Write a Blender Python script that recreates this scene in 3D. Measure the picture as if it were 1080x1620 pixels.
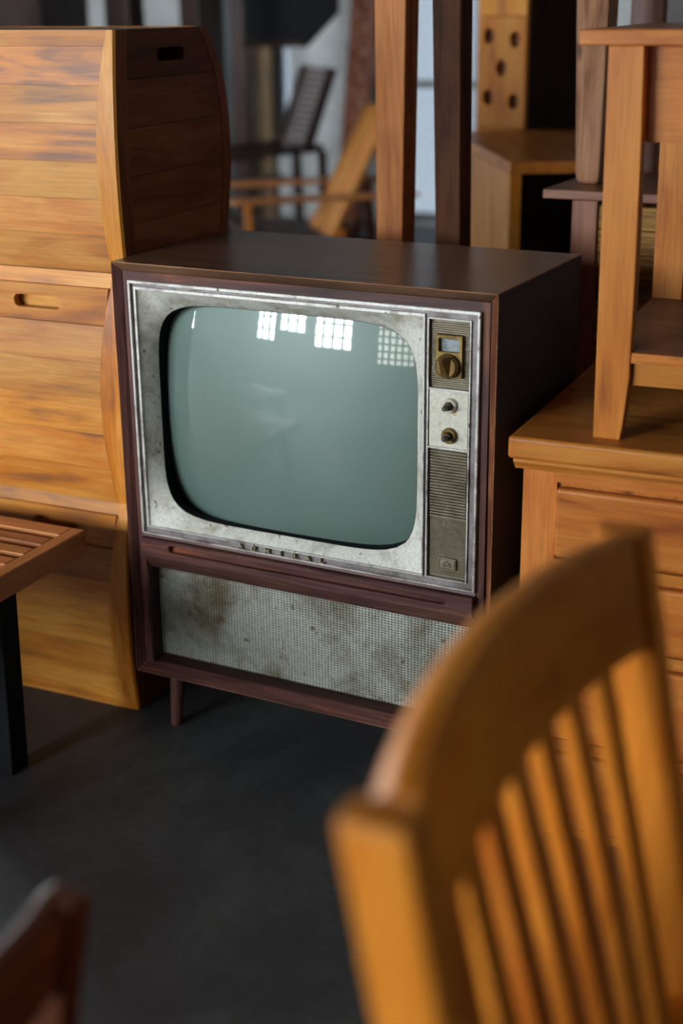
import bpy, bmesh, math, random
from mathutils import Vector, Matrix
random.seed(7)
for o in list(bpy.data.objects): bpy.data.objects.remove(o)
S = bpy.context.scene
COL = S.collection

# ------------------------------------------------------------------ camera
YAW, PITCH, ROLL = 0.47914, 0.34493, -0.01082
CAM = Vector((1.55715, -2.09998, 1.38943))
cd = bpy.data.cameras.new('camera'); cam = bpy.data.objects.new('camera', cd); COL.objects.link(cam)
fw = Vector((-math.sin(YAW)*math.cos(PITCH), math.cos(YAW)*math.cos(PITCH), -math.sin(PITCH)))
rt = Vector((math.cos(YAW), math.sin(YAW), 0)); up = rt.cross(fw)
r2 = rt*math.cos(ROLL)+up*math.sin(ROLL); u2 = -rt*math.sin(ROLL)+up*math.cos(ROLL)
M = Matrix((r2, u2, -fw)).transposed().to_4x4(); M.translation = CAM
cam.matrix_world = M
cd.sensor_fit = 'VERTICAL'; cd.sensor_height = 36.0; cd.lens = 2253.0/1620*36
cd.clip_start = .02; cd.clip_end = 100
cd.dof.use_dof = True; cd.dof.focus_distance = 2.47; cd.dof.aperture_fstop = 1.9
S.camera = cam

# ------------------------------------------------------------------ sky and exposure
w = bpy.data.worlds.new('sky'); S.world = w; w.use_nodes = True
bg = w.node_tree.nodes['Background']
bg.inputs[0].default_value = (0.90, 0.96, 1.0, 1); bg.inputs[1].default_value = 60.0
S.view_settings.view_transform = 'Standard'; S.view_settings.look = 'None'
S.view_settings.gamma = 1.0; S.view_settings.use_curve_mapping = False
S.view_settings.exposure = 0.32
S.cycles.use_denoising = True
S.cycles.max_bounces = 8; S.cycles.diffuse_bounces = 4; S.cycles.sample_clamp_indirect = 6.0

def portal(name, loc, rot, sx, sy):
    l = bpy.data.lights.new(name, 'AREA'); l.shape = 'RECTANGLE'; l.size = sx; l.size_y = sy
    l.cycles.is_portal = True
    o = bpy.data.objects.new(name, l); COL.objects.link(o); o.location = loc; o.rotation_euler = rot
    return o

# ------------------------------------------------------------------ helpers
def lin(c):
    c = c/255.0
    return c/12.92 if c <= .04045 else ((c+.055)/1.055)**2.4
def rgb(r, g, b): return (lin(r), lin(g), lin(b), 1)

class MB:
    def __init__(s): s.v = []; s.f = []; s.m = []
    def add(s, vs, fs, mi=0):
        n = len(s.v); s.v += [tuple(q) for q in vs]
        s.f += [tuple(i+n for i in f) for f in fs]; s.m += [mi]*len(fs); return s
    def hexa(s, p, mi=0):   # p: bottom ring of 4 (ccw from above) then top ring of 4
        return s.add(p, [(3, 2, 1, 0), (4, 5, 6, 7), (0, 1, 5, 4), (1, 2, 6, 5), (2, 3, 7, 6), (3, 0, 4, 7)], mi)
    def box(s, x0, x1, y0, y1, z0, z1, mi=0):
        return s.hexa([(x0, y0, z0), (x1, y0, z0), (x1, y1, z0), (x0, y1, z0), (x0, y0, z1), (x1, y0, z1), (x1, y1, z1), (x0, y1, z1)], mi)
    def loft(s, rings, cap=True, mi=0, close=True):
        n = len(rings[0]); vs = [q for r in rings for q in r]; fs = []
        for k in range(len(rings)-1):
            for i in range(n if close else n-1):
                j = (i+1) % n
                fs.append((k*n+i, k*n+j, (k+1)*n+j, (k+1)*n+i))
        if cap:
            fs.append(tuple(range(n))[::-1]); fs.append(tuple(range((len(rings)-1)*n, len(rings)*n)))
        return s.add(vs, fs, mi)
    def prism(s, poly, axis, a, b, mi=0):   # poly in the two other axes, in x-y-z order
        def P(q, t):
            return {'x': (t, q[0], q[1]), 'y': (q[0], t, q[1]), 'z': (q[0], q[1], t)}[axis]
        return s.loft([[P(q, a) for q in poly], [P(q, b) for q in poly]], True, mi)
    def bar(s, a, b, w, d, side=(1, 0, 0), mi=0, w2=None, d2=None):   # tapered rectangular bar from a to b
        a = Vector(a); b = Vector(b); t = (b-a).normalized(); sx = Vector(side); sx = (sx-t*sx.dot(t)).normalized(); sy = t.cross(sx)
        w2 = w if w2 is None else w2; d2 = d if d2 is None else d2
        R = []
        for c, ww, dd in ((a, w, d), (b, w2, d2)):
            R.append([c+sx*(i*ww/2)+sy*(j*dd/2) for i, j in ((-1, -1), (1, -1), (1, 1), (-1, 1))])
        return s.loft(R, True, mi)
    def lathe(s, c, axis, prof, n=24, mi=0):   # prof: (radius, offset along axis)
        R = []
        for r, t in prof:
            ring = []
            for i in range(n):
                a = 2*math.pi*i/n; u, v = r*math.cos(a), r*math.sin(a)
                ring.append({'x': (c[0]+t, c[1]+u, c[2]+v), 'y': (c[0]+u, c[1]+t, c[2]+v), 'z': (c[0]+u, c[1]+v, c[2]+t)}[axis])
            R.append(ring)
        return s.loft(R, True, mi)
    def plate(s, outline, holes, axis, a, b, mi=0):   # outline with holes, extruded between a and b
        bm = bmesh.new(); ed = []
        def P(q, t):
            return {'x': (t, q[0], q[1]), 'y': (q[0], t, q[1]), 'z': (q[0], q[1], t)}[axis]
        for lp in [outline]+holes:
            vs = [bm.verts.new(P(q, a)) for q in lp]
            ed += [bm.edges.new((vs[i], vs[(i+1) % len(vs)])) for i in range(len(vs))]
        bmesh.ops.triangle_fill(bm, use_beauty=True, edges=ed)
        ex = bmesh.ops.extrude_face_region(bm, geom=bm.faces[:])
        d = Vector(P((0, 0), b))-Vector(P((0, 0), a))
        for g in ex['geom']:
            if isinstance(g, bmesh.types.BMVert): g.co += d
        # extrude_face_region keeps the original faces as the back
        bmesh.ops.recalc_face_normals(bm, faces=bm.faces[:])
        bm.verts.index_update()
        s.add([v.co[:] for v in bm.verts], [tuple(v.index for v in f.verts) for f in bm.faces], mi)
        bm.free(); return s

def build(name, mb, mats, parent=None, bevel=0, seg=2, smooth=False, wear=False, kind=None, world=True):
    """One mesh object. Vertices are in the parent's space (or the world's if the parent only stands there)."""
    if not isinstance(mats, (list, tuple)): mats = [mats]
    xs = [v[0] for v in mb.v]; ys = [v[1] for v in mb.v]; zs = [v[2] for v in mb.v]
    c = Vector(((min(xs)+max(xs))/2, (min(ys)+max(ys))/2, (min(zs)+max(zs))/2))
    me = bpy.data.meshes.new(name)
    me.from_pydata([Vector(v)-c for v in mb.v], [], mb.f)
    for m in mats: me.materials.append(m)
    for p, i in zip(me.polygons, mb.m): p.material_index = i
    bm = bmesh.new(); bm.from_mesh(me); bmesh.ops.recalc_face_normals(bm, faces=bm.faces[:]); bm.to_mesh(me); bm.free()
    if smooth:
        for p in me.polygons: p.use_smooth = True
    me.update()
    o = bpy.data.objects.new(name, me); COL.objects.link(o); o.location = c
    if parent is not None:
        o.parent = parent
        if world and parent.get('_w'):
            o.location = c-parent['_o'] if False else c-Vector(parent['_w'])
    if bevel:
        b = o.modifiers.new('bevel', 'BEVEL'); b.width = bevel; b.segments = seg; b.limit_method = 'ANGLE'; b.angle_limit = math.radians(35)
        if wear: b.material = 1
    if smooth is True and bevel: pass
    if kind: o['kind'] = kind
    return o

def thing(name, label, cat, loc=(0, 0, 0), rotz=0, group=None, world=False):
    """An Empty at the thing's base. world=True: parts are then given in world coordinates."""
    o = bpy.data.objects.new(name, None); COL.objects.link(o); o.empty_display_size = .1
    o.location = loc; o.rotation_euler = (0, 0, rotz)
    o['label'] = label; o['category'] = cat
    if group: o['group'] = group
    if world: WOFF[o.name] = Vector(loc)
    return o
WOFF = {}
def part(name, mb, mats, parent, **k):
    o = build(name, mb, mats, parent, **k)
    root = parent
    if parent.name in WOFF: o.location -= WOFF[parent.name]
    elif parent.type == 'MESH':      # a sub-part: geometry is in the thing's space
        q = parent; off = Vector((0, 0, 0))
        while q is not None and q.type == 'MESH': off += q.location; q = q.parent
        o.location -= off
        if q is not None and q.name in WOFF: o.location -= WOFF[q.name]
    return o
def tag(o, label, cat, group=None):
    o['label'] = label; o['category'] = cat
    if group: o['group'] = group
    return o
def struct(o): o['kind'] = 'structure'; return o
def copy_tree(o, parent=None):
    c = o.copy(); COL.objects.link(c); c.parent = parent
    for ch in list(o.children): copy_tree(ch, c)
    return c

# ------------------------------------------------------------------ materials
def newmat(name):
    m = bpy.data.materials.new(name); m.use_nodes = True
    return m, m.node_tree, m.node_tree.nodes['Principled BSDF']
def N(nt, t, **k):
    n = nt.nodes.new(t)
    for a, v in k.items(): setattr(n, a, v)
    return n
def ramp(nt, stops):
    r = N(nt, 'ShaderNodeValToRGB'); e = r.color_ramp.elements
    e[0].position, e[0].color = stops[0]; e[1].position, e[1].color = stops[-1]
    for p, c in stops[1:-1]:
        q = e.new(p); q.color = c
    return r
def mixc(nt, fac, a, b, mode='MIX'):
    m = N(nt, 'ShaderNodeMix'); m.data_type = 'RGBA'; m.blend_type = mode
    if isinstance(fac, (int, float)): m.inputs[0].default_value = fac
    else: nt.links.new(fac, m.inputs[0])
    for s, v in ((6, a), (7, b)):
        if isinstance(v, tuple): m.inputs[s].default_value = v
        else: nt.links.new(v, m.inputs[s])
    return m.outputs[2]
def coords(nt, scale, rnd=True):
    tc = N(nt, 'ShaderNodeTexCoord'); mp = N(nt, 'ShaderNodeMapping'); mp.inputs['Scale'].default_value = scale
    src = tc.outputs['Object']
    if rnd:
        oi = N(nt, 'ShaderNodeObjectInfo'); vm = N(nt, 'ShaderNodeVectorMath', operation='MULTIPLY_ADD')
        vm.inputs[1].default_value = (7.3, 11.9, 5.7)
        nt.links.new(oi.outputs['Random'], vm.inputs[0]); nt.links.new(src, vm.inputs[2]); src = vm.outputs[0]
    nt.links.new(src, mp.inputs['Vector']); return mp.outputs['Vector']
def noise(nt, vec, scale, detail=4, rough=.55, dist=0):
    n = N(nt, 'ShaderNodeTexNoise'); n.inputs['Scale'].default_value = scale; n.inputs['Detail'].default_value = detail
    n.inputs['Roughness'].default_value = rough; n.inputs['Distortion'].default_value = dist
    nt.links.new(vec, n.inputs['Vector']); return n.outputs['Fac']

def wood(name, dark, mid, light, axis='x', rough=.36, vary=.22, streak=.22, knots=True, bump=.05, spec=.25, hue=.012, wear=None):
    m, nt, b = newmat(name); L = nt.links.new
    sc = lambda al, ac: tuple(al if a == axis else ac for a in 'xyz')
    g = noise(nt, coords(nt, sc(1.3, 11)), 1.6, 5, .55, 1.6)
    br = noise(nt, coords(nt, sc(2.2, 5)), 1.5, 3, .5, .6)
    ad = N(nt, 'ShaderNodeMath', operation='MULTIPLY_ADD'); ad.inputs[1].default_value = .62; L(g, ad.inputs[0])
    ml = N(nt, 'ShaderNodeMath', operation='MULTIPLY'); ml.inputs[1].default_value = .38; L(br, ml.inputs[0]); L(ml.outputs[0], ad.inputs[2])
    r = ramp(nt, [(.33, dark), (.45, mid), (.57, light), (.72, mid)]); L(ad.outputs[0], r.inputs[0])
    fine = noise(nt, coords(nt, sc(5, 160)), 1.5, 3, .6)
    fr = ramp(nt, [(.35, (1-streak, 1-streak, 1-streak, 1)), (.6, (1, 1, 1, 1))]); L(fine, fr.inputs[0])
    col = mixc(nt, 1.0, r.outputs[0], fr.outputs[0], 'MULTIPLY')
    if knots:
        vo = N(nt, 'ShaderNodeTexVoronoi'); vo.inputs['Scale'].default_value = 1.0
        L(coords(nt, sc(3.5, 8)), vo.inputs['Vector'])
        kr = ramp(nt, [(.03, (.22, .2, .2, 1)), (.09, (1, 1, 1, 1))]); L(vo.outputs['Distance'], kr.inputs[0])
        col = mixc(nt, .75, col, kr.outputs[0], 'MULTIPLY')
    if wear:
        wn2 = noise(nt, coords(nt, sc(3, 40)), 1.3, 5, .65, .8); wr = ramp(nt, [(.56, (0, 0, 0, 1)), (.70, (1, 1, 1, 1))]); L(wn2, wr.inputs[0])
        col = mixc(nt, wr.outputs[0], col, wear)
    oi = N(nt, 'ShaderNodeObjectInfo'); hs = N(nt, 'ShaderNodeHueSaturation')
    mr = N(nt, 'ShaderNodeMapRange'); mr.inputs['To Min'].default_value = 1-vary; mr.inputs['To Max'].default_value = 1+vary*.6
    L(oi.outputs['Random'], mr.inputs['Value']); L(mr.outputs[0], hs.inputs['Value'])
    wn = N(nt, 'ShaderNodeTexWhiteNoise'); wn.noise_dimensions = '1D'; L(oi.outputs['Random'], wn.inputs['W'])
    mh = N(nt, 'ShaderNodeMapRange'); mh.inputs['To Min'].default_value = .5-hue*.5; mh.inputs['To Max'].default_value = .5+hue*.3
    L(wn.outputs['Value'], mh.inputs['Value']); L(mh.outputs[0], hs.inputs['Hue'])
    L(col, hs.inputs['Color']); L(hs.outputs[0], b.inputs['Base Color'])
    rr = N(nt, 'ShaderNodeMapRange'); rr.inputs['To Min'].default_value = rough-.07; rr.inputs['To Max'].default_value = rough+.1
    L(br, rr.inputs['Value']); L(rr.outputs[0], b.inputs['Roughness'])
    b.inputs['Specular IOR Level'].default_value = spec
    bp = N(nt, 'ShaderNodeBump'); bp.inputs['Strength'].default_value = bump; bp.inputs['Distance'].default_value = .002
    L(fine, bp.inputs['Height']); L(bp.outputs[0], b.inputs['Normal'])
    return m

def grime(name, base, spots, metallic=0, rough=.45, scale=9, lo=.5, hi=.68, fleck=None, spec=.5):
    m, nt, b = newmat(name); L = nt.links.new
    v = coords(nt, (1, 1, 1)); n1 = noise(nt, v, scale, 8, .65, .4)
    r = ramp(nt, [(lo, (0, 0, 0, 1)), (hi, (1, 1, 1, 1))]); L(n1, r.inputs[0])
    col = mixc(nt, r.outputs[0], base, spots)
    n2 = noise(nt, v, scale*14, 4, .6)
    r2_ = ramp(nt, [(.40, (.72, .72, .72, 1)), (.55, (1, 1, 1, 1))]); L(n2, r2_.inputs[0])
    col = mixc(nt, .6, col, r2_.outputs[0], 'MULTIPLY')
    if fleck:
        n3 = noise(nt, v, scale*5, 3, .5); r3 = ramp(nt, [(.66, (0, 0, 0, 1)), (.72, (1, 1, 1, 1))]); L(n3, r3.inputs[0])
        col = mixc(nt, r3.outputs[0], col, fleck)
    L(col, b.inputs['Base Color']); b.inputs['Metallic'].default_value = metallic; b.inputs['Specular IOR Level'].default_value = spec
    mr = N(nt, 'ShaderNodeMapRange'); mr.inputs['To Min'].default_value = rough-.08; mr.inputs['To Max'].default_value = rough+.2
    L(n1, mr.inputs['Value']); L(mr.outputs[0], b.inputs['Roughness'])
    bp = N(nt, 'ShaderNodeBump'); bp.inputs['Strength'].default_value = .12; bp.inputs['Distance'].default_value = .002
    L(n2, bp.inputs['Height']); L(bp.outputs[0], b.inputs['Normal'])
    return m
def plain(name, col, rough=.5, metallic=0, spec=.5):
    m, nt, b = newmat(name); b.inputs['Base Color'].default_value = col; b.inputs['Roughness'].default_value = rough
    b.inputs['Metallic'].default_value = metallic; b.inputs['Specular IOR Level'].default_value = spec
    v = coords(nt, (1, 1, 1)); n = noise(nt, v, 30, 3)
    mr = N(nt, 'ShaderNodeMapRange'); mr.inputs['To Min'].default_value = max(.02, rough-.06); mr.inputs['To Max'].default_value = rough+.08
    nt.links.new(n, mr.inputs['Value']); nt.links.new(mr.outputs[0], b.inputs['Roughness'])
    return m

HONEY = dict(dark=rgb(136, 84, 52), mid=rgb(205, 124, 34), light=rgb(222, 150, 62))
honey_x = wood('honey_wood_x', axis='x', rough=.46, spec=.42, **HONEY)
honey_y = wood('honey_wood_y', axis='y', **HONEY)
honey_z = wood('honey_wood_z', axis='z', vary=.12, **HONEY)
AMB = dict(dark=rgb(142, 74, 32), mid=rgb(196, 114, 44), light=rgb(210, 132, 58))
amber_x = wood('amber_wood_x', axis='x', vary=.1, streak=.2, **AMB)
amber_y = wood('amber_wood_y', axis='y', vary=.1, streak=.2, **AMB)
amber_z = wood('amber_wood_z', axis='z', vary=.1, streak=.2, **AMB)
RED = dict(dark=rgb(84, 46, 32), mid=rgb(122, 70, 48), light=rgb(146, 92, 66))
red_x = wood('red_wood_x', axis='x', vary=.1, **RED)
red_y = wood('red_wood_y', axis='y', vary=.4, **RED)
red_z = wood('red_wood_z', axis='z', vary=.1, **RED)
rough_z = wood('rough_sawn_wood', rgb(104, 66, 44), rgb(164, 114, 82), rgb(182, 134, 102), 'z', rough=.7, streak=.3, bump=.5, vary=.05)
rough_x = wood('rough_plank_wood', rgb(70, 44, 22), rgb(150, 102, 52), rgb(176, 128, 70), 'x', rough=.7, streak=.6, bump=.5, vary=.05)
DARKW = dict(dark=rgb(34, 22, 20), mid=rgb(52, 34, 30), light=rgb(66, 44, 38))
dark_x = wood('dark_wood_x', axis='x', vary=.1, knots=False, **DARKW)
dark_z = wood('dark_wood_z', axis='z', vary=.1, knots=False, **DARKW)
WAL = dict(dark=rgb(58, 34, 32), mid=rgb(86, 54, 49), light=rgb(104, 68, 60))
walnut_x = wood('walnut_x', axis='x', rough=.42, vary=.05, knots=False, streak=.45, wear=rgb(136, 78, 50), **WAL)
walnut_z = wood('walnut_z', axis='z', rough=.42, vary=.05, knots=False, streak=.45, wear=rgb(136, 78, 50), **WAL)
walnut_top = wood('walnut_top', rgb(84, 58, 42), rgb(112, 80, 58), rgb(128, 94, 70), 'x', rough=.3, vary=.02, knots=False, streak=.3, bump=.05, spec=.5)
walnut_side_shade = wood('walnut_side_shade', rgb(52, 54, 62), rgb(60, 61, 70), rgb(68, 66, 74), 'y', rough=.6, vary=.02, knots=False)  # blue-grey base: shade of the unlit side put into the colour
worn = wood('worn_edge', rgb(120, 72, 44), rgb(176, 112, 72), rgb(200, 150, 110), 'x', rough=.5, vary=.02, knots=False, streak=.5)
lit_edge_z = wood('worn_lit_walnut_edge', rgb(84, 46, 36), rgb(116, 68, 50), rgb(150, 92, 60), 'z', rough=.4, vary=.02, knots=False, streak=.5)  # right bevel alone: wear plus the light it catches, put in the colour
silver = grime('aged_aluminium', rgb(204, 200, 194), rgb(122, 106, 98), .5, .42, 14, .48, .66, rgb(104, 84, 66))
silver_dull = grime('dull_aluminium', rgb(140, 130, 130), rgb(96, 82, 80), .45, .45, 16, .45, .65)
mask_m = grime('painted_mask', rgb(216, 213, 203), rgb(158, 149, 126), 0, .55, 16, .46, .70, rgb(128, 102, 72), spec=.25)
panel_m = grime('tarnished_panel', rgb(140, 128, 106), rgb(108, 94, 72), .25, .5, 20, .4, .65, rgb(170, 160, 140))
plate_m = grime('cream_plate', rgb(206, 200, 184), rgb(176, 168, 148), .15, .4, 12, .5, .7, rgb(190, 160, 110))
brass = grime('old_brass', rgb(142, 112, 58), rgb(96, 72, 34), .6, .42, 24, .42, .66)
letter_m = plain('letter_metal', rgb(168, 156, 132), .4, .4)
gunmetal = plain('dark_knob_metal', rgb(78, 70, 60), .4, .6)
black = plain('black_rubber', rgb(9, 9, 12), .75, spec=.15)
void = plain('dark_interior', rgb(14, 13, 14), .9)
steel = plain('black_steel', rgb(12, 14, 17), .6, spec=.2)
cloth = grime('grille_thread', rgb(174, 175, 164), rgb(112, 100, 78), 0, .75, 7.5, .44, .66, rgb(104, 80, 52), spec=.2)
dialpaper = grime('dial_face', rgb(150, 160, 164), rgb(104, 110, 112), 0, .3, 60, .45, .6)

def glass_mat():
    m, nt, b = newmat('picture_tube'); L = nt.links.new
    v = coords(nt, (1, 1, 1)); n = noise(nt, v, 3, 5, .6)
    r = ramp(nt, [(.35, rgb(84, 104, 95)), (.65, rgb(93, 112, 103))]); L(n, r.inputs[0]); L(r.outputs[0], b.inputs['Base Color'])
    b.inputs['Roughness'].default_value = .50; b.inputs['Specular IOR Level'].default_value = 1.0; b.inputs['Specular Tint'].default_value = (.88, 1, .96, 1)
    b.inputs['Coat Weight'].default_value = 1.0; b.inputs['Coat Roughness'].default_value = .035; b.inputs['Coat IOR'].default_value = 1.52
    n2 = noise(nt, v, 9, 6, .7); mr = N(nt, 'ShaderNodeMapRange'); mr.inputs['From Min'].default_value = .45; mr.inputs['From Max'].default_value = .75
    mr.inputs['To Min'].default_value = .012; mr.inputs['To Max'].default_value = .05; L(n2, mr.inputs['Value']); L(mr.outputs[0], b.inputs['Coat Roughness'])
    return m
tube_m = glass_mat()

def concrete():
    m, nt, b = newmat('concrete_floor'); L = nt.links.new
    tc = N(nt, 'ShaderNodeTexCoord'); v = tc.outputs['Object']
    n1 = noise(nt, v, 1.6, 8, .62, .5); r = ramp(nt, [(.32, rgb(38, 38, 41)), (.5, rgb(55, 55, 58)), (.68, rgb(78, 80, 80))]); L(n1, r.inputs[0])
    n2 = noise(nt, v, 45, 5, .65); q = ramp(nt, [(.35, (.8, .8, .8, 1)), (.6, (1.05, 1.05, 1.05, 1))]); L(n2, q.inputs[0])
    col = mixc(nt, 1, r.outputs[0], q.outputs[0], 'MULTIPLY')
    n3 = noise(nt, v, 85, 2, .4); q3 = ramp(nt, [(.775, (0, 0, 0, 1)), (.80, (1, 1, 1, 1))]); L(n3, q3.inputs[0])
    col = mixc(nt, q3.outputs[0], col, rgb(96, 95, 92))
    L(col, b.inputs['Base Color']); mr = N(nt, 'ShaderNodeMapRange'); mr.inputs['To Min'].default_value = .45; mr.inputs['To Max'].default_value = .75
    L(n1, mr.inputs['Value']); L(mr.outputs[0], b.inputs['Roughness'])
    bp = N(nt, 'ShaderNodeBump'); bp.inputs['Strength'].default_value = .15; bp.inputs['Distance'].default_value = .003
    L(n2, bp.inputs['Height']); L(bp.outputs[0], b.inputs['Normal'])
    return m
floor_m = concrete()
wall_m = grime('grey_plaster', rgb(208, 207, 208), rgb(190, 189, 190), 0, .8, 1.5, .4, .7, spec=.2)
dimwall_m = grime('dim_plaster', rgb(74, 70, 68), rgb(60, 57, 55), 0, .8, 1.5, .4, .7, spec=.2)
ceil_m = grime('ceiling_boards', rgb(62, 56, 52), rgb(50, 46, 44), 0, .8, 1.2, .4, .7, spec=.2)
frame_m = plain('window_frame_paint', rgb(90, 92, 92), .5)
def pane_mat(nm='window_glass', tr=(.94, .96, .96, 1)):
    m, nt, b = newmat(nm); out = nt.nodes['Material Output']
    t = N(nt, 'ShaderNodeBsdfTransparent'); t.inputs[0].default_value = tr
    g = N(nt, 'ShaderNodeBsdfGlossy'); g.inputs['Roughness'].default_value = .03
    mx = N(nt, 'ShaderNodeMixShader'); mx.inputs[0].default_value = .05
    nt.links.new(t.outputs[0], mx.inputs[1]); nt.links.new(g.outputs[0], mx.inputs[2]); nt.links.new(mx.outputs[0], out.inputs[0])
    return m
pane_m = pane_mat()
dimmed_pane_m = pane_mat('dimmed_window_glass', (.40, .385, .36, 1))  # made-up tint that weakens daylight through the right rear opening
toned_sky_pane_m = pane_mat('toned_sky_glass', (.082, .087, .093, 1))  # made-up dark tint toning the over-bright sky down in the far openings

# ------------------------------------------------------------------ room shell
X0, X1, Y0, Y1, ZC = -6.2, 4.6, -5.0, 6.5, 4.6
struct(build('floor', MB().box(X0-.2, X1+.2, Y0-.2, Y1+.2, -.1, 0), floor_m))
struct(build('ceiling', MB().box(X0-.2, X1+.2, Y0-.2, Y1+.2, ZC, ZC+.1), ceil_m))
def wall(name, axis, pos, th, a0, a1, wins, mat):
    """A wall with openings; wins = (a0, a1, z0, z1) along the wall."""
    ol = [(a0, 0), (a1, 0), (a1, ZC), (a0, ZC)]
    hs = [[(w0, z0), (w1, z0), (w1, z1), (w0, z1)] for w0, w1, z0, z1 in wins]
    return struct(build(name, MB().plate(ol, hs, axis, pos, pos+th), mat))
REAR = [(-3.42, -2.72, .94, 2.35), (-2.64, -1.83, 1.20, 2.35), (-1.62, -.63, .95, 2.35), (-.10, .78, .72, 1.65)]
LEFT = [(-4.85, -4.1, .80, 1.75), (3.2, 4.3, 1.0, 2.3)]
FAR = [(-2.52, -1.92, .02, 2.6), (-3.41, -3.24, .45, 1.14)]  # first opening lowered so its glow also stands for lit wall below
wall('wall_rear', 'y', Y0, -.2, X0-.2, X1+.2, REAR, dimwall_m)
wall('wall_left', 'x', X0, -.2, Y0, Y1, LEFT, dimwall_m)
wall('wall_far', 'y', Y1, .2, X0-.2, X1+.2, FAR, wall_m)
wall('wall_right', 'x', X1, .2, Y0, Y1, [], wall_m)
wn_ = 0
def window(axis, pos, out, a0, a1, z0, z1, nx, nz, pm=None):
    """Frame, muntin bars, panes and the daylight portal of one opening."""
    global wn_; wn_ += 1
    cx = (a0+a1)/2
    def bx(mb, p0, p1, q0, q1, t0, t1):
        t0, t1 = min(t0, t1), max(t0, t1)
        return mb.box(p0, p1, t0, t1, q0, q1) if axis == 'y' else mb.box(t0, t1, p0, p1, q0, q1)
    f = MB(); d0, d1 = pos+out*.06, pos+out*.12; e = .045
    bx(f, a0, a0+e, z0, z1, d0, d1); bx(f, a1-e, a1, z0, z1, d0, d1); bx(f, a0+e, a1-e, z0, z0+e, d0, d1); bx(f, a0+e, a1-e, z1-e, z1, d0, d1)
    root = struct(build('window_%d' % wn_, f, frame_m))
    for i in range(1, nx):
        x = a0+(a1-a0)*i/nx; part('muntin', bx(MB(), x-.024, x+.024, z0+e, z1-e, d0+.01*out, d1-.01*out), frame_m, root)
    for j in range(1, nz):
        z = z0+(z1-z0)*j/nz; part('glazing_bar', bx(MB(), a0+e, a1-e, z-.020, z+.020, d0+.015*out, d1-.015*out), frame_m, root)
    part('pane', bx(MB(), a0+e, a1-e, z0+e, z1-e, pos+out*.088, pos+out*.092), pm or pane_m, root)
    zc = (z0+z1)/2; rot = {('y', -1): (math.radians(90), 0, 0), ('y', 1): (math.radians(90), 0, math.pi),
                           ('x', -1): (math.radians(90), 0, -math.radians(90)), ('x', 1): (math.radians(90), 0, math.radians(90))}[(axis, out)]
    loc = (cx, pos+out*.21, zc) if axis == 'y' else (pos+out*.21, cx, zc)
    portal('daylight_portal', loc, rot, a1-a0, z1-z0)
for (a0, a1, z0, z1), nx, nz in zip(REAR, (3, 3, 4, 6), (5, 4, 5, 6)): window('y', Y0, -1, a0, a1, z0, z1, nx, nz, dimmed_pane_m if a1 > 0 else None)
for (a0, a1, z0, z1), nx, nz in zip(LEFT, (2, 3), (3, 5)): window('x', X0, -1, a0, a1, z0, z1, nx, nz)
for (a0, a1, z0, z1), nx, nz in zip(FAR, (1, 1), (3, 1)): window('y', Y1, 1, a0, a1, z0, z1, nx, nz, toned_sky_pane_m)

# ------------------------------------------------------------------ television
TV = thing('television', 'old console television with dark wooden cabinet and dusty picture tube', 'television', (.375, .208, 0), world=True)
ZB, ZT, W, D = .13, .949, .75, .416
B, dd = .017, .014
def mitre(side):
    lo, hi = ZB, ZT
    if side == 'top':
        o = [(0, 0, hi), (W, 0, hi), (W, D, hi), (0, D, hi)]; i = [(B, dd, hi-B), (W-B, dd, hi-B), (W-B, D, hi-B), (B, D, hi-B)]
        return i+o
    if side == 'bottom':
        c = .022
        o = [(0, 0, lo), (W, 0, lo), (W, D, lo), (0, D, lo)]; i = [(B, .024, lo+c), (W-B, .024, lo+c), (W-B, D, lo+c), (B, D, lo+c)]
        return o+i
    if side == 'left':
        return [(0, 0, lo), (B, .024, lo+.022), (B, D, lo+.022), (0, D, lo), (0, 0, hi), (B, dd, hi-B), (B, D, hi-B), (0, D, hi)]
    return [(W-B, .024, lo+.022), (W, 0, lo), (W, D, lo), (W-B, D, lo+.022), (W-B, dd, hi-B), (W, 0, hi), (W, D, hi), (W-B, D, hi-B)]
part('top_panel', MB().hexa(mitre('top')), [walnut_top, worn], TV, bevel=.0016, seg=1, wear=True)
part('bottom_panel', MB().hexa(mitre('bottom')), [walnut_x, worn], TV, bevel=.0014, seg=1, wear=True)
part('side_panel', MB().hexa(mitre('left')), [walnut_z, worn], TV, bevel=.0012, seg=1, wear=True)
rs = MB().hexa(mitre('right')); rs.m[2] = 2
part('side_panel', rs, [walnut_side_shade, worn, lit_edge_z], TV, bevel=.0014, seg=1, wear=True)
part('back_panel', MB().box(B, W-B, D-.012, D-.004, ZB+.022, ZT-B), dark_x, TV)
fx0, fx1, fz0, fz1 = .031, .719, .428, .917
yF = .012
part('face_stile', MB().box(B, fx0, yF, .06, ZB+.022, ZT-B), walnut_z, TV)
part('face_stile', MB().box(fx1, W-B, yF, .06, ZB+.022, ZT-B), walnut_z, TV)
part('face_rail', MB().box(fx0, fx1, yF, .04, fz1, ZT-B), walnut_x, TV)
def rect(x0, x1, z0, z1): return [(x0, z0), (x1, z0), (x1, z1), (x0, z1)]
mx0, mx1, mz0, mz1 = .047, .618, .445, .900
px0, px1, pz0, pz1 = .628, .700, .444, .898
bz = part('bezel', MB().plate(rect(fx0, fx1, fz0, fz1), [rect(mx0, mx1, mz0, mz1), rect(px0, px1, pz0, pz1)], 'y', .0105, .02), silver_dull, TV, bevel=.0008, seg=1)
bz['label'] = 'aged aluminium frame around the screen'
part('outer_lip', MB().plate(rect(fx0, fx1, fz0, fz1), [rect(fx0+.005, fx1-.005, fz0+.0035, fz1-.006)], 'y', .004, .0107), silver, bz, bevel=.0008, seg=1)
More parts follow.
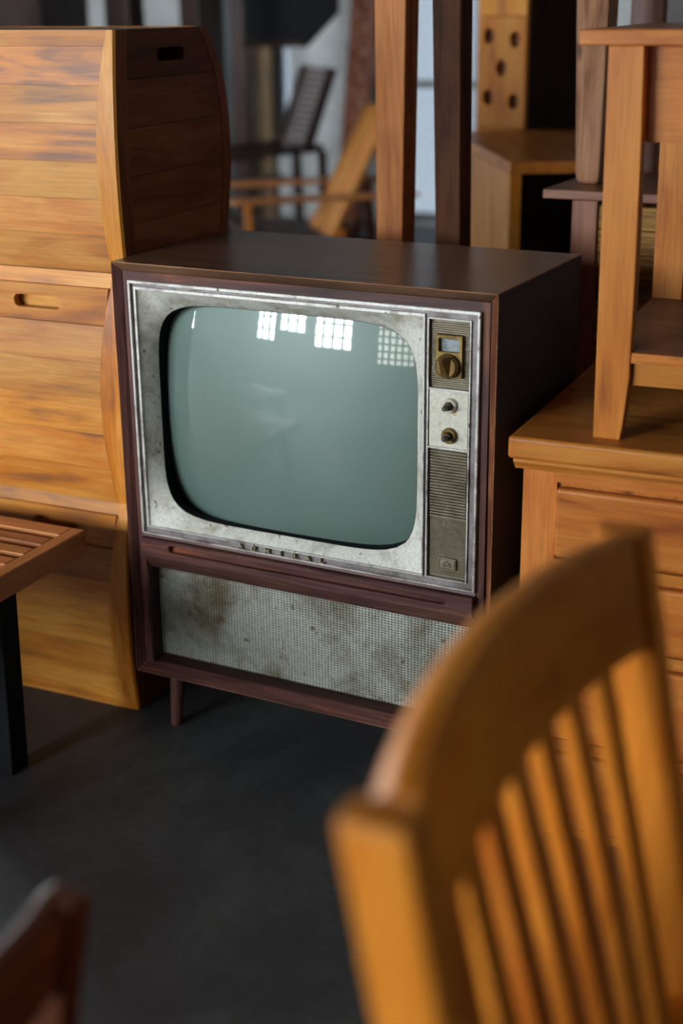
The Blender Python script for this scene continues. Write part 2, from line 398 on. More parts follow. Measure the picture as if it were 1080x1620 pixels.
part('inner_lip', MB().plate(rect(mx0-.005, mx1+.003, mz0-.003, mz1+.006), [rect(mx0, mx1, mz0, mz1)], 'y', .006, .0108), silver, bz, bevel=.0006, seg=1)
part('panel_lip', MB().plate(rect(px0-.003, px1+.003, pz0-.002, pz1+.003), [rect(px0, px1, pz0, pz1)], 'y', .0065, .0108), silver, bz, bevel=.0006, seg=1)
# mask funnel
ocx, ocz, orx, orz, on = .3265, .6645, .2645, .2095, 6.2
def sup(t, s=1.0):
    c, q = math.cos(t), math.sin(t)
    r = (abs(c/orx)**on+abs(q/orz)**on)**(-1/on)
    return ocx+r*c*s, ocz+r*q*s
angs = []
cs = [math.atan2(zz-ocz, xx-ocx) for xx, zz in ((mx1, mz0), (mx1, mz1), (mx0, mz1), (mx0, mz0))]
cs = cs+[cs[0]+2*math.pi]; cs = [c+(2*math.pi if k >= 3 and c < 0 else 0) for k, c in enumerate(cs)]
for k in range(4):
    a, b_ = cs[k], cs[k+1]
    if b_ < a: b_ += 2*math.pi
    for i in range(28): angs.append(a+(b_-a)*i/28)
def rc(t):
    c, q = math.cos(t), math.sin(t); best = 1e9
    for n_, lim in ((c, (mx1-ocx) if c > 0 else (mx0-ocx)), (q, (mz1-ocz) if q > 0 else (mz0-ocz))):
        if abs(n_) > 1e-9: best = min(best, lim/n_)
    return ocx+c*best, ocz+q*best
def opening(t, s=1.0, y=.0465):
    x, z = sup(t, s); q = max(0.0, -(z-ocz)/orz); wb = min(1.0, q)**2; f = (x-ocx)/orx
    return x+.0185*wb*(.575-.125*f), y-.0185*wb, z+.0080*wb
rings = []
for s, y in ((0, .0100), (.33, .021), (.67, .032), (.94, .0435), (1, .0465)):
    rings.append([((1-s)*rc(t)[0]+s*opening(t)[0], .010+(y-.010)/.0365*(opening(t)[1]-.010), (1-s)*rc(t)[1]+s*opening(t)[2]) for t in angs])
mk = part('screen_mask', MB().loft(rings, cap=False), mask_m, TV, smooth=True); mk['label'] = 'stained off-white mask around the tube'
rim = [[opening(t, s, y) for t in angs] for s, y in ((1.003, .0460), (.996, .0475))]+[[(sup(t, s)[0], y, sup(t, s)[1]) for t in angs] for s, y in ((.993, .068), (1.0, .105), (1.02, .105))]
part('tube_rim', MB().loft(rim, cap=False), black, TV, smooth=True)
RG = 1.1; yg = .035
gr = []
for k in range(1, 29):
    s = k/28*1.005
    gr.append([(sup(t, s)[0], yg+RG-math.sqrt(RG*RG-(sup(t, s)[0]-ocx)**2-(sup(t, s)[1]-ocz)**2), sup(t, s)[1]) for t in angs])
gb = MB().loft(gr, cap=False); n0 = len(angs)
gb.v.append((ocx, yg, ocz)); ci = len(gb.v)-1
for i in range(n0): gb.f.append((ci, (i+1) % n0, i)); gb.m.append(0)
tb = part('picture_tube', gb, tube_m, TV, smooth=True); tb['label'] = 'bulging grey-green glass picture tube'
# control panel: ribbed sheet, cream plate, dial, knobs, badge
cp = part('control_panel', MB().box(px0, px1, .016, .03, pz0, pz1), panel_m, TV)
rb = MB(); z = .5535
while z < .678:
    rb.prism([(.0165, z+.0009), (.0105, z+.0012), (.0098, z+.0026), (.0105, z+.0040), (.0165, z+.0043)], 'x', px0+.003, px1-.003); z += .00525
for z0, z1 in ((.447, .5525), (.784, .895)):
    z = z0; st = .0025 if z0 < .5 else .0036
    while z+st < z1:
        rb.prism([(.0165, z+.0003), (.0128, z+.0007), (.0128, z+st-.0007), (.0165, z+st-.0003)], 'x', px0+.003, px1-.003); z += st
part('ribs', rb, panel_m, cp, kind='stuff')
cl = part('cream_plate', MB().box(px0+.001, px1-.001, .0085, .016, .681, .7805), plate_m, cp, bevel=.001)
part('trim_strip', MB().box(px0, px1, .006, .012, .780, .783), silver, cp, bevel=.0006)
part('trim_strip', MB().box(px0, px1, .006, .012, .678, .681), silver, cp, bevel=.0006)
dp = part('dial_plate', MB().plate(rect(.642, .688, .803, .874), [rect(.6465, .6835, .846, .868)], 'y', .004, .0165), brass, cp, bevel=.0008)
part('dial_face', MB().box(.6465, .6835, .012, .0155, .845, .869), dialpaper, dp)
kn = part('tuning_knob', MB().lathe((.6645, 0, .8235), 'y', [(.0205, .004), (.0205, -.004), (.018, -.0065), (.0165, -.008)], 32), brass, cp)
part('knob_grip', MB().hexa([(.657, -.009, .8065), (.670, -.009, .8055), (.6715, -.0065, .8055), (.6555, -.0065, .8065),
                             (.6585, -.026, .838), (.6645, -.026, .840), (.675, -.0065, .842), (.656, -.0065, .839)]), brass, cp, bevel=.002)
for zk, ring_m, rr in ((.7555, plate_m, .0125), (.7035, brass, .0135)):
    k_ = part('control_knob', MB().lathe((.667, 0, zk), 'y', [(rr, .0085), (rr, .003), (rr-.002, .0015), (rr-.0045, .0015), (rr-.005, .005)], 28), ring_m, cp)
    part('shaft', MB().lathe((.667, 0, zk), 'y', [(.0068, .006), (.0066, -.006), (.0045, -.007), (.0043, -.018), (.003, -.0195)], 18), gunmetal, cp)
bd = part('badge', MB().prism([(.6505, .461), (.6805, .461), (.682, .4625), (.682, .4805), (.6805, .482), (.6505, .482), (.649, .4805), (.649, .4625)], 'y', .0085, .0135), panel_m, cp, bevel=.0008)
em = MB()
em.plate(rect(.6507, .6803, .4627, .4803), [rect(.6517, .6793, .4637, .4793)], 'y', .0078, .0086)
for a0, b0, c0, d0 in ((.656, .4665, .675, .4675), (.6575, .4685, .6735, .4692)): em.box(a0, c0, .0078, .0086, b0, d0)
for x, z in ((.659, .4715), (.6625, .4745), (.6655, .476), (.669, .4745), (.672, .4715)): em.box(x-.0014, x+.0014, .0078, .0086, z-.0012, z+.0012)
em.prism([(.6605, .4700), (.6635, .4700), (.6622, .4727)], 'y', .0078, .0086); em.prism([(.667, .4700), (.670, .4700), (.6683, .4727)], 'y', .0078, .0086)
part('emblem', em, gunmetal, cp)
# raised letters on the lower bar
STK = {'A': [((0, 0), (.5, 1)), ((.5, 1), (1, 0)), ((.2, .36), (.8, .36)), ((-.14, 0), (.2, 0)), ((.8, 0), (1.14, 0))],
       'D': [((.1, 0), (.1, 1)), ((-.05, 1), (.55, 1)), ((.55, 1), (.92, .7)), ((.92, .7), (.92, .3)), ((.92, .3), (.55, 0)), ((.55, 0), (-.05, 0))],
       'M': [((0, 0), (.1, 1)), ((.1, 1), (.5, .15)), ((.5, .15), (.9, 1)), ((.9, 1), (1, 0)), ((-.14, 0), (.16, 0)), ((.84, 0), (1.16, 0))],
       'I': [((.5, 0), (.5, 1)), ((.25, 0), (.75, 0)), ((.25, 1), (.75, 1))],
       'R': [((.1, 0), (.1, 1)), ((-.05, 1), (.6, 1)), ((.6, 1), (.85, .78)), ((.85, .78), (.6, .5)), ((.6, .5), (.1, .5)), ((.45, .5), (.95, 0)), ((-.05, 0), (.3, 0)), ((.85, 0), (1.1, 0))],
       'L': [((.15, 0), (.15, 1)), ((0, 1), (.35, 1)), ((0, 0), (.9, 0)), ((.9, 0), (.9, .25))]}
for k, ch in enumerate('ADMIRAL'):
    mb = MB(); x = .2475+k*.0286; h_ = .0086; wd = .0078; z0 = .4330
    for (a, b_), (c, e) in STK[ch]:
        mb.bar((x+a*wd, .0066, z0+b_*h_), (x+c*wd, .0066, z0+e*h_), .0014, .008, side=(1, 0, .01) if abs(c-a) < abs(e-b_) else (0, 0, 1))
    part('letter', mb, letter_m, bz)
# wooden rail with its finger scoop, speaker recess and grille
def cap_slot(x0, x1, z0, z1, n=8):
    r = (z1-z0)/2; zc = (z0+z1)/2; p = []
    for i in range(n+1):
        a = -math.pi/2+math.pi*i/n; p.append((x1-r+r*math.cos(a), zc+r*math.sin(a)))
    for i in range(n+1):
        a = math.pi/2+math.pi*i/n; p.append((x0+r+r*math.cos(a), zc+r*math.sin(a)))
    return p
part('cap_strip', MB().prism([(.03, .421), (.008, .421), (.011, .428), (.03, .428)], 'x', fx0, fx1), walnut_x, TV)
fr_ = part('finger_rail', MB().plate(rect(fx0, fx1, .383, .4215), [cap_slot(.095, .668, .400, .4145)], 'y', -.004, .014), [walnut_x, worn], TV, bevel=.0015, seg=1, wear=False)
part('finger_scoop', MB().prism([(.0135, .398), (.003, .398), (.011, .407), (.0125, .416), (.0135, .416)], 'x', .093, .670), walnut_x, fr_)
part('lower_strip', MB().prism([(.05, .353), (.022, .353), (.004, .3815), (.004, .384), (.05, .384)], 'x', fx0, fx1), [walnut_x, worn], TV, bevel=.0012, seg=1, wear=True)
part('recess_frame', MB().box(fx0, fx0+.005, .012, .06, .15, .355).box(fx1-.005, fx1, .012, .06, .15, .355).prism([(.06, .151), (.02, .151), (.046, .160), (.06, .160)], 'x', fx0+.005, fx1-.005), dark_x, TV)
part('baffle', MB().box(fx0+.005, fx1-.005, .058, .064, .155, .356), void, TV)
g = MB(); x = fx0+.006
while x < fx1-.008: g.box(x, x+.0031, .0445, .0462, .157, .354); x += .0066
z = .1575
while z < .353: g.box(fx0+.005, fx1-.005, .0438, .0455, z, z+.0025); z += .0051
sp = part('speaker_grille', g, cloth, TV, kind='stuff'); sp['label'] = 'stained off-white woven speaker grille'
for (x, y, sx, sy) in ((.062, .055, -1, -1), (.688, .055, 1, -1), (.075, .36, -1, 1), (.675, .36, 1, 1)):
    mb = MB(); R_ = []
    for r, t in ((.015, 0), (.0145, .3), (.0115, .9), (.011, 1)):
        R_.append([(x+sx*.006*t+r*math.cos(2*math.pi*i/16), y+sy*.007*t+r*math.sin(2*math.pi*i/16), ZB*(1-t)) for i in range(16)])
    part('leg', mb.loft(R_), walnut_z, TV)

# ------------------------------------------------------------------ stacked wooden crates
def crate(label, zb, h, cmin, cmax, fa, rx, slot_front, slot_side, rows, back):
    T = thing('storage_crate', label, 'crate', (rx, .06, zb), math.radians(2.5), 'bow-fronted crates stacked beside the television')
    WX = .72
    bul = lambda z: max(0, 1-((z/h-.42)/.58)**2)
    c = lambda z: cmin+(cmax-cmin)*bul(z)
    fy = lambda z: .014-fa*bul(z)          # front face, local y
    sy = lambda z: fy(z)+.006                # where the chamfer meets the side
    top_rail = .028
    edges = [i*(h-top_rail)/rows for i in range(rows+1)]
    def face(z0, z1, xl, n=4, e=.00025):
        R_ = []
        for i in range(n+1):
            z = z0+e+(z1-z0-2*e)*i/n
            R_.append([(xl, fy(z), z), (-c(z), fy(z), z), (-c(z), fy(z)+.016, z), (xl, fy(z)+.016, z)])
        return MB().loft(R_)
    for i in range(rows):
        z0, z1 = edges[i], edges[i+1]
        if slot_front and i == rows-1:
            zc = (z0+z1)/2; y = fy(zc)
            mb = MB().plate([(-WX, z0+.0005), (-c(z0), z0+.0005), (-c(zc), zc), (-c(z1), z1-.0005), (-WX, z1-.0005)], [cap_slot(rx*-1-.275, rx*-1-.165, zc-.0125, zc+.0125)], 'y', y, y+.016)
            part('plank', mb, honey_x, T)
        else: part('plank', face(z0, z1, -WX), honey_x, T)
    part('top_rail', face(h-top_rail, h, -WX, 2), honey_x, T)
    if slot_front: part('slot_liner', MB().box(-.30, -.11, fy(.39)+.026, fy(.39)+.034, .34, .425), honey_x, T)
    R_ = []
    for i in range(13):
        z = .0005+(h-.001)*i/12
        R_.append([(-c(z)+.0004, fy(z)-.0006, z), (-.003, fy(z)+.0002, z), (0, sy(z), z), (-.015, sy(z)+.0035, z), (-c(z)+.0004, fy(z)+.014, z)])
    part('corner_stile', MB().loft(R_), honey_z, T)
    # right end: stile, planks between, back stile
    R1 = []; R2 = []
    for i in range(13):
        z = .0005+(h-.001)*i/12; b_ = back(z)
        R1.append([(-.016, sy(z)+.005, z), (0, sy(z)+.0006, z), (0, sy(z)+.036, z), (-.016, sy(z)+.036, z)])
        R2.append([(-.016, b_-.03, z), (0, b_-.03, z), (0, b_, z), (-.016, b_, z)])
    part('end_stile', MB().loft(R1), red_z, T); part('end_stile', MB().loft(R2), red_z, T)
    for i in range(5):
        z0, z1 = h*i/5+.0006, h*(i+1)/5-.0006; zc = (z0+z1)/2
        ol = [(sy(z0)+.037, z0), (back(z0)-.031, z0), (back(zc)-.031, zc), (back(z1)-.031, z1), (sy(z1)+.037, z1), (sy(zc)+.037, zc)]
        hs = [cap_slot(.155, .255, zc-.016, zc+.008)] if slot_side and i == 4 else []
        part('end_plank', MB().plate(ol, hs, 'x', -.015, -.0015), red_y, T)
    R3 = []
    for i in range(9):
        z = h*i/8; R3.append([(-WX, back(z)-.004, z), (-.017, back(z)-.004, z), (-.017, back(z)-.018, z), (-WX, back(z)-.018, z)])
    part('back_board', MB().loft(R3), honey_x, T)
    part('left_board', MB().box(-WX-.016, -WX, fy(0)+.012, back(0)-.02, 0, h), honey_y, T)
    part('floor_board', MB().box(-WX, -.02, .03, back(0)-.02, .004, .016), honey_x, T)
    part('lid', MB().box(-WX, -.002, fy(h)+.017, back(h)-.019, h-.016, h-.0015), red_x, T)
    return T
def bk(z0):
    pts = [(0, .395), (.039, .40), (.162, .424), (.255, .42), (.31, .412), (.375, .385), (.434, .335), (.47, .30)]
    def f(z):
        for (a, p), (b_, q) in zip(pts, pts[1:]):
            if z <= b_: return p+(q-p)*(z-a)/(b_-a)
        return pts[-1][1]
    return f
crate('honey wood crate with bowed front standing on the floor, bottom of the stack', 0, .455, .020, .046, .028, -.046, True, False, 6, bk(0))
crate('honey wood crate with oval finger slot, middle of the stack left of television', .456, .455, .034, .064, .026, -.014, True, False, 6, bk(0))
crate('honey wood crate on top of the stack, dark end above television', .914, .431, .016, .044, .016, -.014, False, True, 6, bk(0))

# ------------------------------------------------------------------ slatted bench at the left edge
bench_x = wood('bench_wood_x', rgb(124, 70, 40), rgb(176, 108, 62), rgb(196, 126, 74), 'x', rough=.4)
bench_y = wood('bench_wood_y', rgb(124, 70, 40), rgb(176, 108, 62), rgb(196, 126, 74), 'y', rough=.4)
BT = thing('slatted_bench', 'low reddish wood bench with slotted top and black leg', 'bench', (-.058, -.056, 0), math.radians(2))
zt, th = .44, .048
part('end_board', MB().box(-.03, 0, -.80, 0, zt-th, zt), bench_y, BT, bevel=.003)
ys = [0, -.042, -.064, -.098, -.120, -.152, -.174, -.206, -.228, -.260, -.282, -.314, -.336, -.368, -.39, -.422, -.444, -.476, -.498, -.53, -.552, -.584, -.606, -.80]
for a, b_ in zip(ys[::2], ys[1::2]): part('slat', MB().box(-.95, -.0304, b_, a, zt-th, zt-.0003), bench_x, BT, bevel=.002)
part('under_panel', MB().box(-.95, -.0305, -.795, -.005, zt-th-.004, zt-.010), honey_x, BT)
part('leg', MB().bar((-.075, -.185, 0), (-.065, -.185, zt-th-.004), .034, .05), steel, BT, bevel=.002)
part('leg', MB().bar((-.075, -.66, 0), (-.065, -.66, zt-th-.004), .034, .05), steel, BT, bevel=.002)
part('leg', MB().bar((-.85, -.185, 0), (-.85, -.185, zt-th-.004), .034, .05), steel, BT, bevel=.002)
part('leg', MB().bar((-.85, -.66, 0), (-.85, -.66, zt-th-.004), .034, .05), steel, BT, bevel=.002)

# ------------------------------------------------------------------ sideboard on the right
SB = thing('sideboard', 'low honey-brown wooden sideboard with thick top beside television', 'sideboard', (.786, -.036, 0), math.radians(3.2))
part('top_slab', MB().box(0, 1.3, 0, .56, .692, .73), amber_x, SB, bevel=.007, seg=3)
part('moulding', MB().prism([(.5, .672), (.020, .672), (.017, .678), (.013, .680), (.008, .686), (.008, .6925), (.5, .6925)], 'x', .008, 1.29), amber_x, SB)
part('carcass', MB().box(.022, 1.28, .030, .52, 0, .672), amber_y, SB, bevel=.002)
part('front_stile', MB().box(.022, .0785, .022, .0305, .0, .6715), amber_z, SB)
part('front_rail', MB().box(.0785, 1.28, .022, .0305, .655, .6715), amber_x, SB)
for z0, z1 in ((.53, .648), (.385, .50), (.2, .355), (.03, .17)):
    part('drawer', MB().box(.080, .66, .010, .0305, z0, z1), amber_x, SB, bevel=.006, seg=3)
    part('drawer', MB().box(.70, 1.25, .010, .0305, z0, z1), amber_x, SB, bevel=.006, seg=3)
    part('front_rail', MB().box(.0785, 1.28, .020, .0305, z0-.022, z0-.006), amber_x, SB)

# ------------------------------------------------------------------ stool standing on the sideboard
ST = thing('side_table', 'small honey wood side table with lower shelf standing on the sideboard', 'table', (.911, .014, .73), math.radians(4.6))
def slab_leg(mirror, y0, y1, h):
    prof = [(0, 0), (.043, 0), (.047, .03), (.050, .067), (.0525, .10), (.0525, .143), (.0525, .27), (.050, .45), (.046, h), (-.006, h)]
    if mirror: prof = [(.50-x, z) for x, z in prof]
    return MB().prism(prof, 'y', y0, y1)
part('leg', slab_leg(False, 0, .032, .594), amber_z, ST, bevel=.002)
part('leg', slab_leg(True, 0, .032, .594), amber_z, ST, bevel=.002)
part('leg', slab_leg(False, .44, .472, .594), amber_z, ST, bevel=.002)
part('leg', slab_leg(True, .44, .472, .594), amber_z, ST, bevel=.002)
part('table_top', MB().box(-.048, .548, -.008, .49, .594, .616), amber_x, ST, bevel=.002)
part('apron', MB().box(.047, .45, .030, .045, .456, .594), amber_x, ST)
part('drawer', MB().box(.104, .36, .016, .030, .474, .578), amber_x, ST, bevel=.002)
part('apron', MB().box(.0, .018, .033, .44, .456, .594), amber_y, ST)
part('shelf', MB().plate([(.054, -.002), (.446, -.002), (.446, .034), (.50, .034), (.50, .439), (0, .439), (0, .034), (.054, .034)], [], 'z', .126, .143), red_x, ST, bevel=.003)
part('shelf_edge', MB().box(.0545, .4455, -.0045, -.0021, .1262, .1428), amber_x, ST, bevel=.001)
part('shelf_rail', MB().box(.056, .444, .012, .028, .088, .1258), amber_x, ST)

# ------------------------------------------------------------------ tall posts behind the television
def post(label, b0, b1, t0, t1, y, d, zt, mat, side):
    k = lambda z: (z-.92)/(1.388-.92)
    L_ = lambda z: b0+(t0-b0)*k(z); R_ = lambda z: b1+(t1-b1)*k(z)
    mb = MB(); rr = []
    for z in (0, .3, .7, .92, 1.15, 1.388, zt):
        zz = max(z, .55) if z < .55 else z
        rr.append([(L_(zz), y, z), (R_(zz), y, z), (R_(zz), y+d, z), (L_(zz), y+d, z)])
    o = build('wooden_post', mb.loft(rr), [mat], bevel=.003)
    return tag(o, label, 'post', 'tall tapered posts behind the television')
post_light = wood('post_wood', rgb(128, 72, 38), rgb(184, 110, 56), rgb(202, 132, 76), 'z', vary=.03, hue=0, rough=.55, spec=.2)
post_dark = wood('post_wood_dark', rgb(38, 20, 14), rgb(70, 40, 26), rgb(90, 54, 36), 'z', vary=.03, rough=.6, spec=.08, hue=0)
post('tall light brown wooden post with knots behind the television', .243, .303, .240, .309, .60, .065, 1.95, post_light, 0)
post('tall dark brown wooden post right of the lighter post', .378, .432, .365, .426, .60, .062, 1.95, post_dark, 0)

# ------------------------------------------------------------------ console table behind, with rough post on it
CT = thing('console_table', 'reddish narrow table behind television carrying a rough post', 'table', (.553, .75, 0), 0)
part('table_top', MB().box(0, .62, 0, .34, 1.0, 1.019), red_x, CT, bevel=.002)
for x in (.063, .50):
    for y in (.004, .28): part('leg', MB().box(x, x+.054, y, y+.05, 0, .9995), red_z, CT, bevel=.002)
for k in range(8): part('back_plank', MB().box(.1175, .4995, .012, .03, .60+k*.049, .647+k*.049), rough_x, CT, bevel=.002)
mb = MB(); rr = []
for z, e in ((1.0195, .008), (1.026, .002), (1.045, 0), (1.385, 0), (1.9, 0)):
    k = (z-1.03)/(1.385-1.03); a = .588+(.574-.588)*k+e; b_ = .640+(.643-.640)*k-e
    rr.append([(a, .85+e, z), (b_, .85+e, z), (b_, .92-e, z), (a, .92-e, z)])
tag(build('rough_post', mb.loft(rr), rough_z, bevel=.006), 'rough sawn greyish post standing on the reddish narrow table', 'post')
tag(build('leaning_board', MB().hexa([(.60, 1.15, 0), (.675, 1.15, 0), (.675, 1.18, 0), (.60, 1.18, 0), (.60, 1.15, 1.8), (.675, 1.15, 1.8), (.675, 1.18, 1.8), (.60, 1.18, 1.8)]), red_z, bevel=.004),
    'dark brown upright board in the back behind the side table', 'board')

# ------------------------------------------------------------------ perforated boxes on an open chest
CH = thing('open_chest', 'large open-fronted honey wood chest behind the dark brown post', 'chest', (.248, 1.365, 0), math.atan2(.54, .84))
part('side_panel', MB().box(0, .03, 0, .93, 0, .9695), honey_z, CH, bevel=.002)
part('side_panel', MB().box(.67, .70, 0, .93, 0, .9695), honey_z, CH, bevel=.002)
part('top_panel', MB().box(0, .70, 0, .93, .97, 1.0), amber_y, CH, bevel=.002)
part('back_panel', MB().box(.03, .67, 0.90, .93, 0, .9695), dark_z, CH)  # back and shelf in dark wood: inside shade put into the colour
part('shelf', MB().box(.0305, .6695, .02, .8995, .45, .47), dark_x, CH)
def moon(cx, cz, r):
    p = [(cx+r*math.cos(a)*.8, cz+r*math.sin(a)) for a in [math.pi*2*i/20 for i in range(20)]]
    return p
PB = thing('perforated_cabinet', 'tall narrow honey wood cabinet with round holes behind the open chest', 'cabinet', (-.234, 2.316, 0), math.atan2(-.036, .177))
for k in range(5):
    z0 = k*.3345
    hs = [moon(x, z0+z, .024) for x, z in ((.042, .275), (.138, .265), (.09, .18), (.042, .09), (.138, .08))]
    part('front_panel', MB().plate(rect(0, .18, z0, z0+.333), hs, 'y', 0, .02), honey_z, PB, bevel=.0015, seg=1)
    part('hole_backing', MB().box(.017, .163, .032, .04, z0+.002, z0+.331), red_z, PB)
part('side_panel', MB().box(.165, .18, .0205, .42, 0, 1.67), dark_z, PB)  # right side in dark wood, its shade put into the colour
part('side_panel', MB().box(0, .015, .0205, .42, 0, 1.67), honey_z, PB)
part('back_panel', MB().box(.0155, .1645, .40, .42, 0, 1.67), dark_z, PB)
part('top_panel', MB().box(.0155, .1645, .0205, .3995, 1.655, 1.67), honey_y, PB)

# ------------------------------------------------------------------ light lounge chair far behind
LC = thing('lounge_chair', 'light wooden lounge chair with slanted slat back behind the television', 'chair', (-1.808, 3.349, 0), math.atan2(.664, .748))
# local: faces -x, arms along x
for y in (0, .64):
    e = -.10 if y else 0
    part('armrest', MB().prism([(e-.01, y-.03), (e+.03, y-.05), (.86, y-.035), (.86, y+.035), (e+.03, y+.05), (e-.01, y+.03)], 'z', .545, .566), bench_x, LC, bevel=.004)
    part('leg', MB().bar((e+.075, y, 0), (e+.075, y, .5445), .03, .04), honey_z, LC, bevel=.003)
    part('leg', MB().bar((.84, y, 0), (.80, y, .5445), .04, .04), red_z, LC, bevel=.003)
    part('seat_rail', MB().bar((.075, y, .36), (.80, y, .25), .03, .08), dark_x, LC)
for k in range(5): part('seat_slat', MB().box(.05+k*.105, .14+k*.105, .03, .61, .40-k*.016, .418-k*.016), dark_x, LC, bevel=.003)
for k in range(5):
    y = .14+k*.092
    part('back_slat', MB().bar((.455, y, .30), (.775, y, .92), .022, .058, side=(1, 0, -.5)), honey_z, LC, bevel=.005)
part('back_rail', MB().bar((.755, .09, .82), (.755, .56, .82), .03, .06, side=(1, 0, -.5)), amber_y, LC)
part('back_rail', MB().bar((.52, .09, .37), (.52, .56, .37), .03, .06, side=(1, 0, -.5)), amber_y, LC)

# ------------------------------------------------------------------ dark lounger further back
lounge_m = wood('lounger_slats', rgb(58, 46, 46), rgb(78, 64, 62), rgb(92, 78, 76), 'y', rough=.3, vary=.1, knots=False)
DL = thing('dark_lounger', 'dark wooden lounger with slatted reclining back near the far wall', 'chair', (-2.445, 5.21, 0), math.radians(50))
for y in (0, .42):
    part('back_frame', MB().bar((.0, y, .57), (.17, y, 1.03), .05, .035), dark_z, DL)
    part('arm', MB().bar((-.62, y, .56), (.10, y, .60), .045, .04, side=(0, 1, 0)), dark_x, DL)
    part('leg', MB().bar((.12, y, 0), (.10, y, .58), .045, .04), dark_z, DL)
    part('leg', MB().bar((-.56, y, 0), (-.56, y, .55), .045, .04), dark_z, DL)
for k in range(13):
    t = (k+.5)/13; part('back_slat', MB().bar((.17*t, .02, .57+.46*t), (.17*t, .40, .57+.46*t), .012, .030, side=(1, 0, -.36)), lounge_m, DL)
for k in range(10): part('seat_slat', MB().box(-.58+k*.058, -.53+k*.058, .02, .40, .40, .415), dark_x, DL)

# ------------------------------------------------------------------ boards and cupboards near the far wall
tan_z = wood('tan_board', rgb(76, 58, 38), rgb(104, 82, 54), rgb(120, 96, 66), 'z', rough=.6)
def cupboard(label, x0, x1, y, z0, z1, d=.4):
    T = thing('dark_cupboard', label, 'cupboard', ((x0+x1)/2, y+d/2, z0), 0)
    hw = (x1-x0)/2
    part('body', MB().box(-hw, hw, -d/2+.02, d/2, 0, z1-z0), dark_z, T)
    part('door', MB().plate(rect(-hw, -.004, 0, z1-z0), [rect(-hw+.06, -.06, .08, z1-z0-.5)], 'y', -d/2, -d/2+.0195), dark_z, T)
    part('door', MB().plate(rect(.004, hw, 0, z1-z0), [rect(.06, hw-.06, .08, z1-z0-.5)], 'y', -d/2, -d/2+.0195), dark_z, T)
cupboard('tall black cupboard in the back at the left edge', -4.3, -3.30, 4.0, 0, 2.0)
cupboard('dark cupboard in the back behind the rough post and side table', .12, 1.0, 2.8, 0, 1.9)
def upright(name, label, x0, x1, y, z1, mat, d=.07, lean=0):
    o = build(name, MB().hexa([(x0, y, 0), (x1, y, 0), (x1, y+d, 0), (x0, y+d, 0), (x0+lean, y, z1), (x1+lean, y, z1), (x1+lean, y+d, z1), (x0+lean, y+d, z1)]), mat, bevel=.006)
    return tag(o, label, 'board')
upright('timber_column', 'dark reddish timber column seen above the top crate', -2.91, -2.76, 4.0, 2.6, dark_z, .14)
upright('timber_column', 'dark timber column behind the right end of the top crate', -2.48, -2.37, 4.02, 2.6, dark_z, .24)
teal = grime('teal_paint', rgb(50, 60, 64), rgb(40, 48, 52), 0, .6, 3, .4, .7)
upright('painted_board', 'dark teal board standing beside the brown boards in the back', -3.48, -3.36, 5.95, 2.2, teal)
upright('tall_board', 'brown upright board in the back left of the tan one', -3.35, -3.225, 5.9, 2.2, dark_z)
upright('tall_board', 'tan upright board in the back beside the bright opening', -3.215, -3.085, 5.95, 2.2, tan_z)
HP = thing('hanging_panel', 'black panel with one cut corner hanging before the far wall', 'panel', (-2.32, 4.8, 1.16), 0)
part('board', MB().plate([(-.27, 0), (.10, 0), (.29, .17), (.29, 1.1), (-.27, 1.1)], [], 'y', 0, .05), steel, HP, bevel=.006)
part('edge_strip', MB().box(-.27, .10, -.012, -.0005, .0, .03), dark_x, HP)
CB = thing('carved_board', 'carved dark brown board leaning behind the light post', 'board', (-1.80, 4.5, 0), 0)
part('board', MB().hexa([(-.12, .0, 0), (0.02, .0, 0), (.02, .04, 0), (-.12, .04, 0), (.10, .0, 2.3), (.24, .0, 2.3), (.24, .04, 2.3), (.10, .04, 2.3)]), red_z, CB, bevel=.004)
for k in range(16):
    z = .3+k*.12; x = -.05+.22*z/2.3
    part('carving', MB().lathe((x, 0, z), 'y', [(.045, -.0002), (.04, -.008), (.018, -.014), (.012, -.006)], 10), red_x, CB)

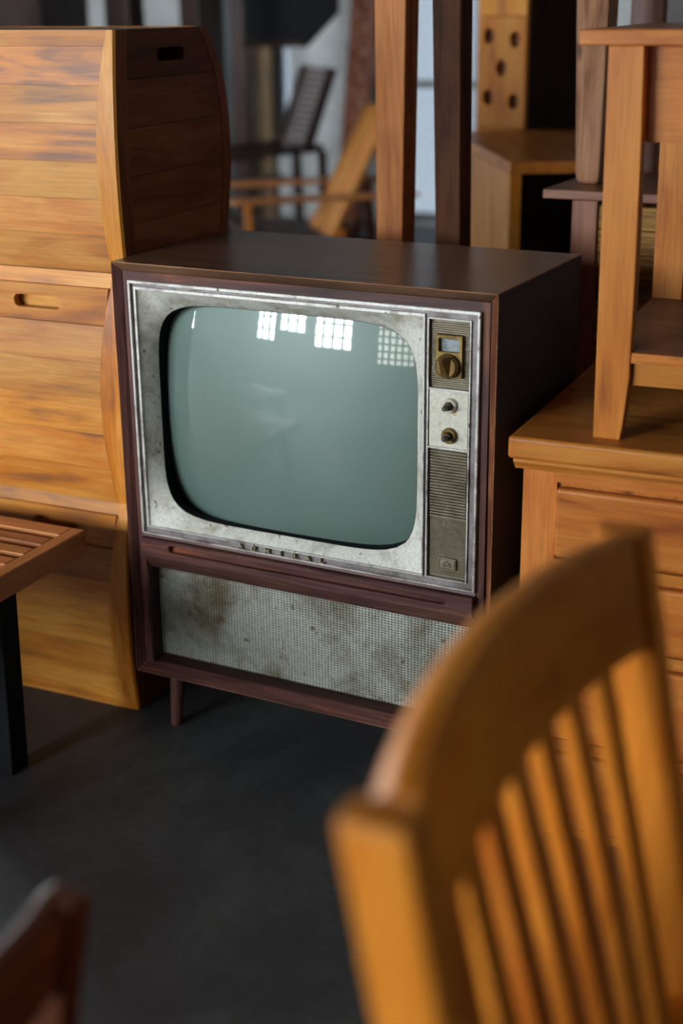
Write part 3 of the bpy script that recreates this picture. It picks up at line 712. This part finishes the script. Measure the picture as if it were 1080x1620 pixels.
# ------------------------------------------------------------------ blurred chairs in the foreground
def make_chair(label, amber_x, amber_y, amber_z):
    T = thing('slat_back_chair', label, 'chair', (1.245, -1.175, 0), 0, 'slat-back chairs in the foreground')
    rk = lambda z: .185*(.95-z) if z > .44 else .185*.51-.12*(.44-z)   # rake of the back posts
    hy = .278
    def raked(y, wx, wy, z0, z1, dx=0, n=5):
        R_ = []
        for i in range(n+1):
            z = z0+(z1-z0)*i/n; x = rk(z)+dx
            R_.append([(x-wx/2, y-wy/2, z), (x+wx/2, y-wy/2, z), (x+wx/2, y+wy/2, z), (x-wx/2, y+wy/2, z)])
        return MB().loft(R_)
    for s in (-1, 1): part('back_post', raked(s*(hy-.018), .048, .036, 0, .945, n=10), amber_z, T, bevel=.005)
    # crest rail bowed backwards and arched upwards
    R_ = []; n = 16
    for i in range(n+1):
        t = -1+2*i/n; y = t*(hy-.037); bow = -.030*(1-t*t); arch = .012*(1-t*t); lo = .842+.004*(1-t*t); hi = .945+arch
        R_.append([(rk(lo)+bow-.016, y, lo), (rk(lo)+bow+.016, y, lo), (rk(hi)+bow+.017, y, hi+.002), (rk(hi)+bow-.004, y, hi+.001), (rk(hi)+bow-.019, y, hi-.013)])
    part('crest_rail', MB().loft(R_), amber_y, T, bevel=.004)
    part('lower_rail', MB().bar((rk(.46), -hy+.037, .46), (rk(.46), hy-.037, .46), .022, .05, side=(1, 0, 0)), amber_y, T, bevel=.003)
    for k in range(7):
        y = -.183+k*.061; t = y/(hy-.037); bow = -.028*(1-t*t); q = []
        for i in range(7):
            z = .486+(.8425+.003*(1-t*t)-.486)*i/6; b_ = bow*i/6; x = rk(z)+b_
            q.append([(x-.006, y-.017, z), (x+.006, y-.017, z), (x+.006, y+.017, z), (x-.006, y+.017, z)])
        part('slat', MB().loft(q), amber_z, T)
    part('seat', MB().box(rk(.45)-.02, rk(.45)+.44, -hy+.0, hy-.0, .40, .424), amber_x, T, bevel=.008, seg=3)
    for s in (-1, 1):
        part('front_leg', MB().bar((rk(.45)+.39, s*(hy-.03), 0), (rk(.45)+.39, s*(hy-.03), .3995), .032, .032, w2=.042, d2=.042), amber_z, T, bevel=.003)
        part('side_apron', MB().box(rk(.45)+.03, rk(.45)+.37, s*(hy-.03)-.01, s*(hy-.03)+.01, .34, .3995), amber_x, T)
    part('front_apron', MB().box(rk(.45)+.38, rk(.45)+.40, -hy+.052, hy-.052, .34, .3995), amber_y, T)
    return T
orange = [wood('orange_wood_'+a, rgb(190, 94, 24), rgb(228, 128, 36), rgb(240, 146, 48), a, vary=.06) for a in 'xyz']
ch = make_chair('blurred honey wood slat-back chair filling the lower right foreground', *orange)
ch.location = (1.237, -1.192, 0); ch.rotation_euler.z = .025
dark_brown = [wood('dark_brown_wood_'+a, rgb(54, 28, 18), rgb(86, 46, 26), rgb(106, 60, 34), a, vary=.05) for a in 'xyz']  # darker brown wood for the second chair
c2 = make_chair('blurred dark brown chair corner at the bottom left of the photo', *dark_brown)
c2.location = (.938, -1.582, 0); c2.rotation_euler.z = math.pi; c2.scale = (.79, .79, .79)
# second bench added out of view, only to shade the lower crate
shade_bench = copy_tree(BT); shade_bench.location = (-.52, -.98, 0); shade_bench.rotation_euler.z = math.radians(-3)
shade_bench['label'] = 'second low slotted bench added out of view to shade the lower crate'
for o_ in (BT, shade_bench): o_['group'] = 'slotted benches'
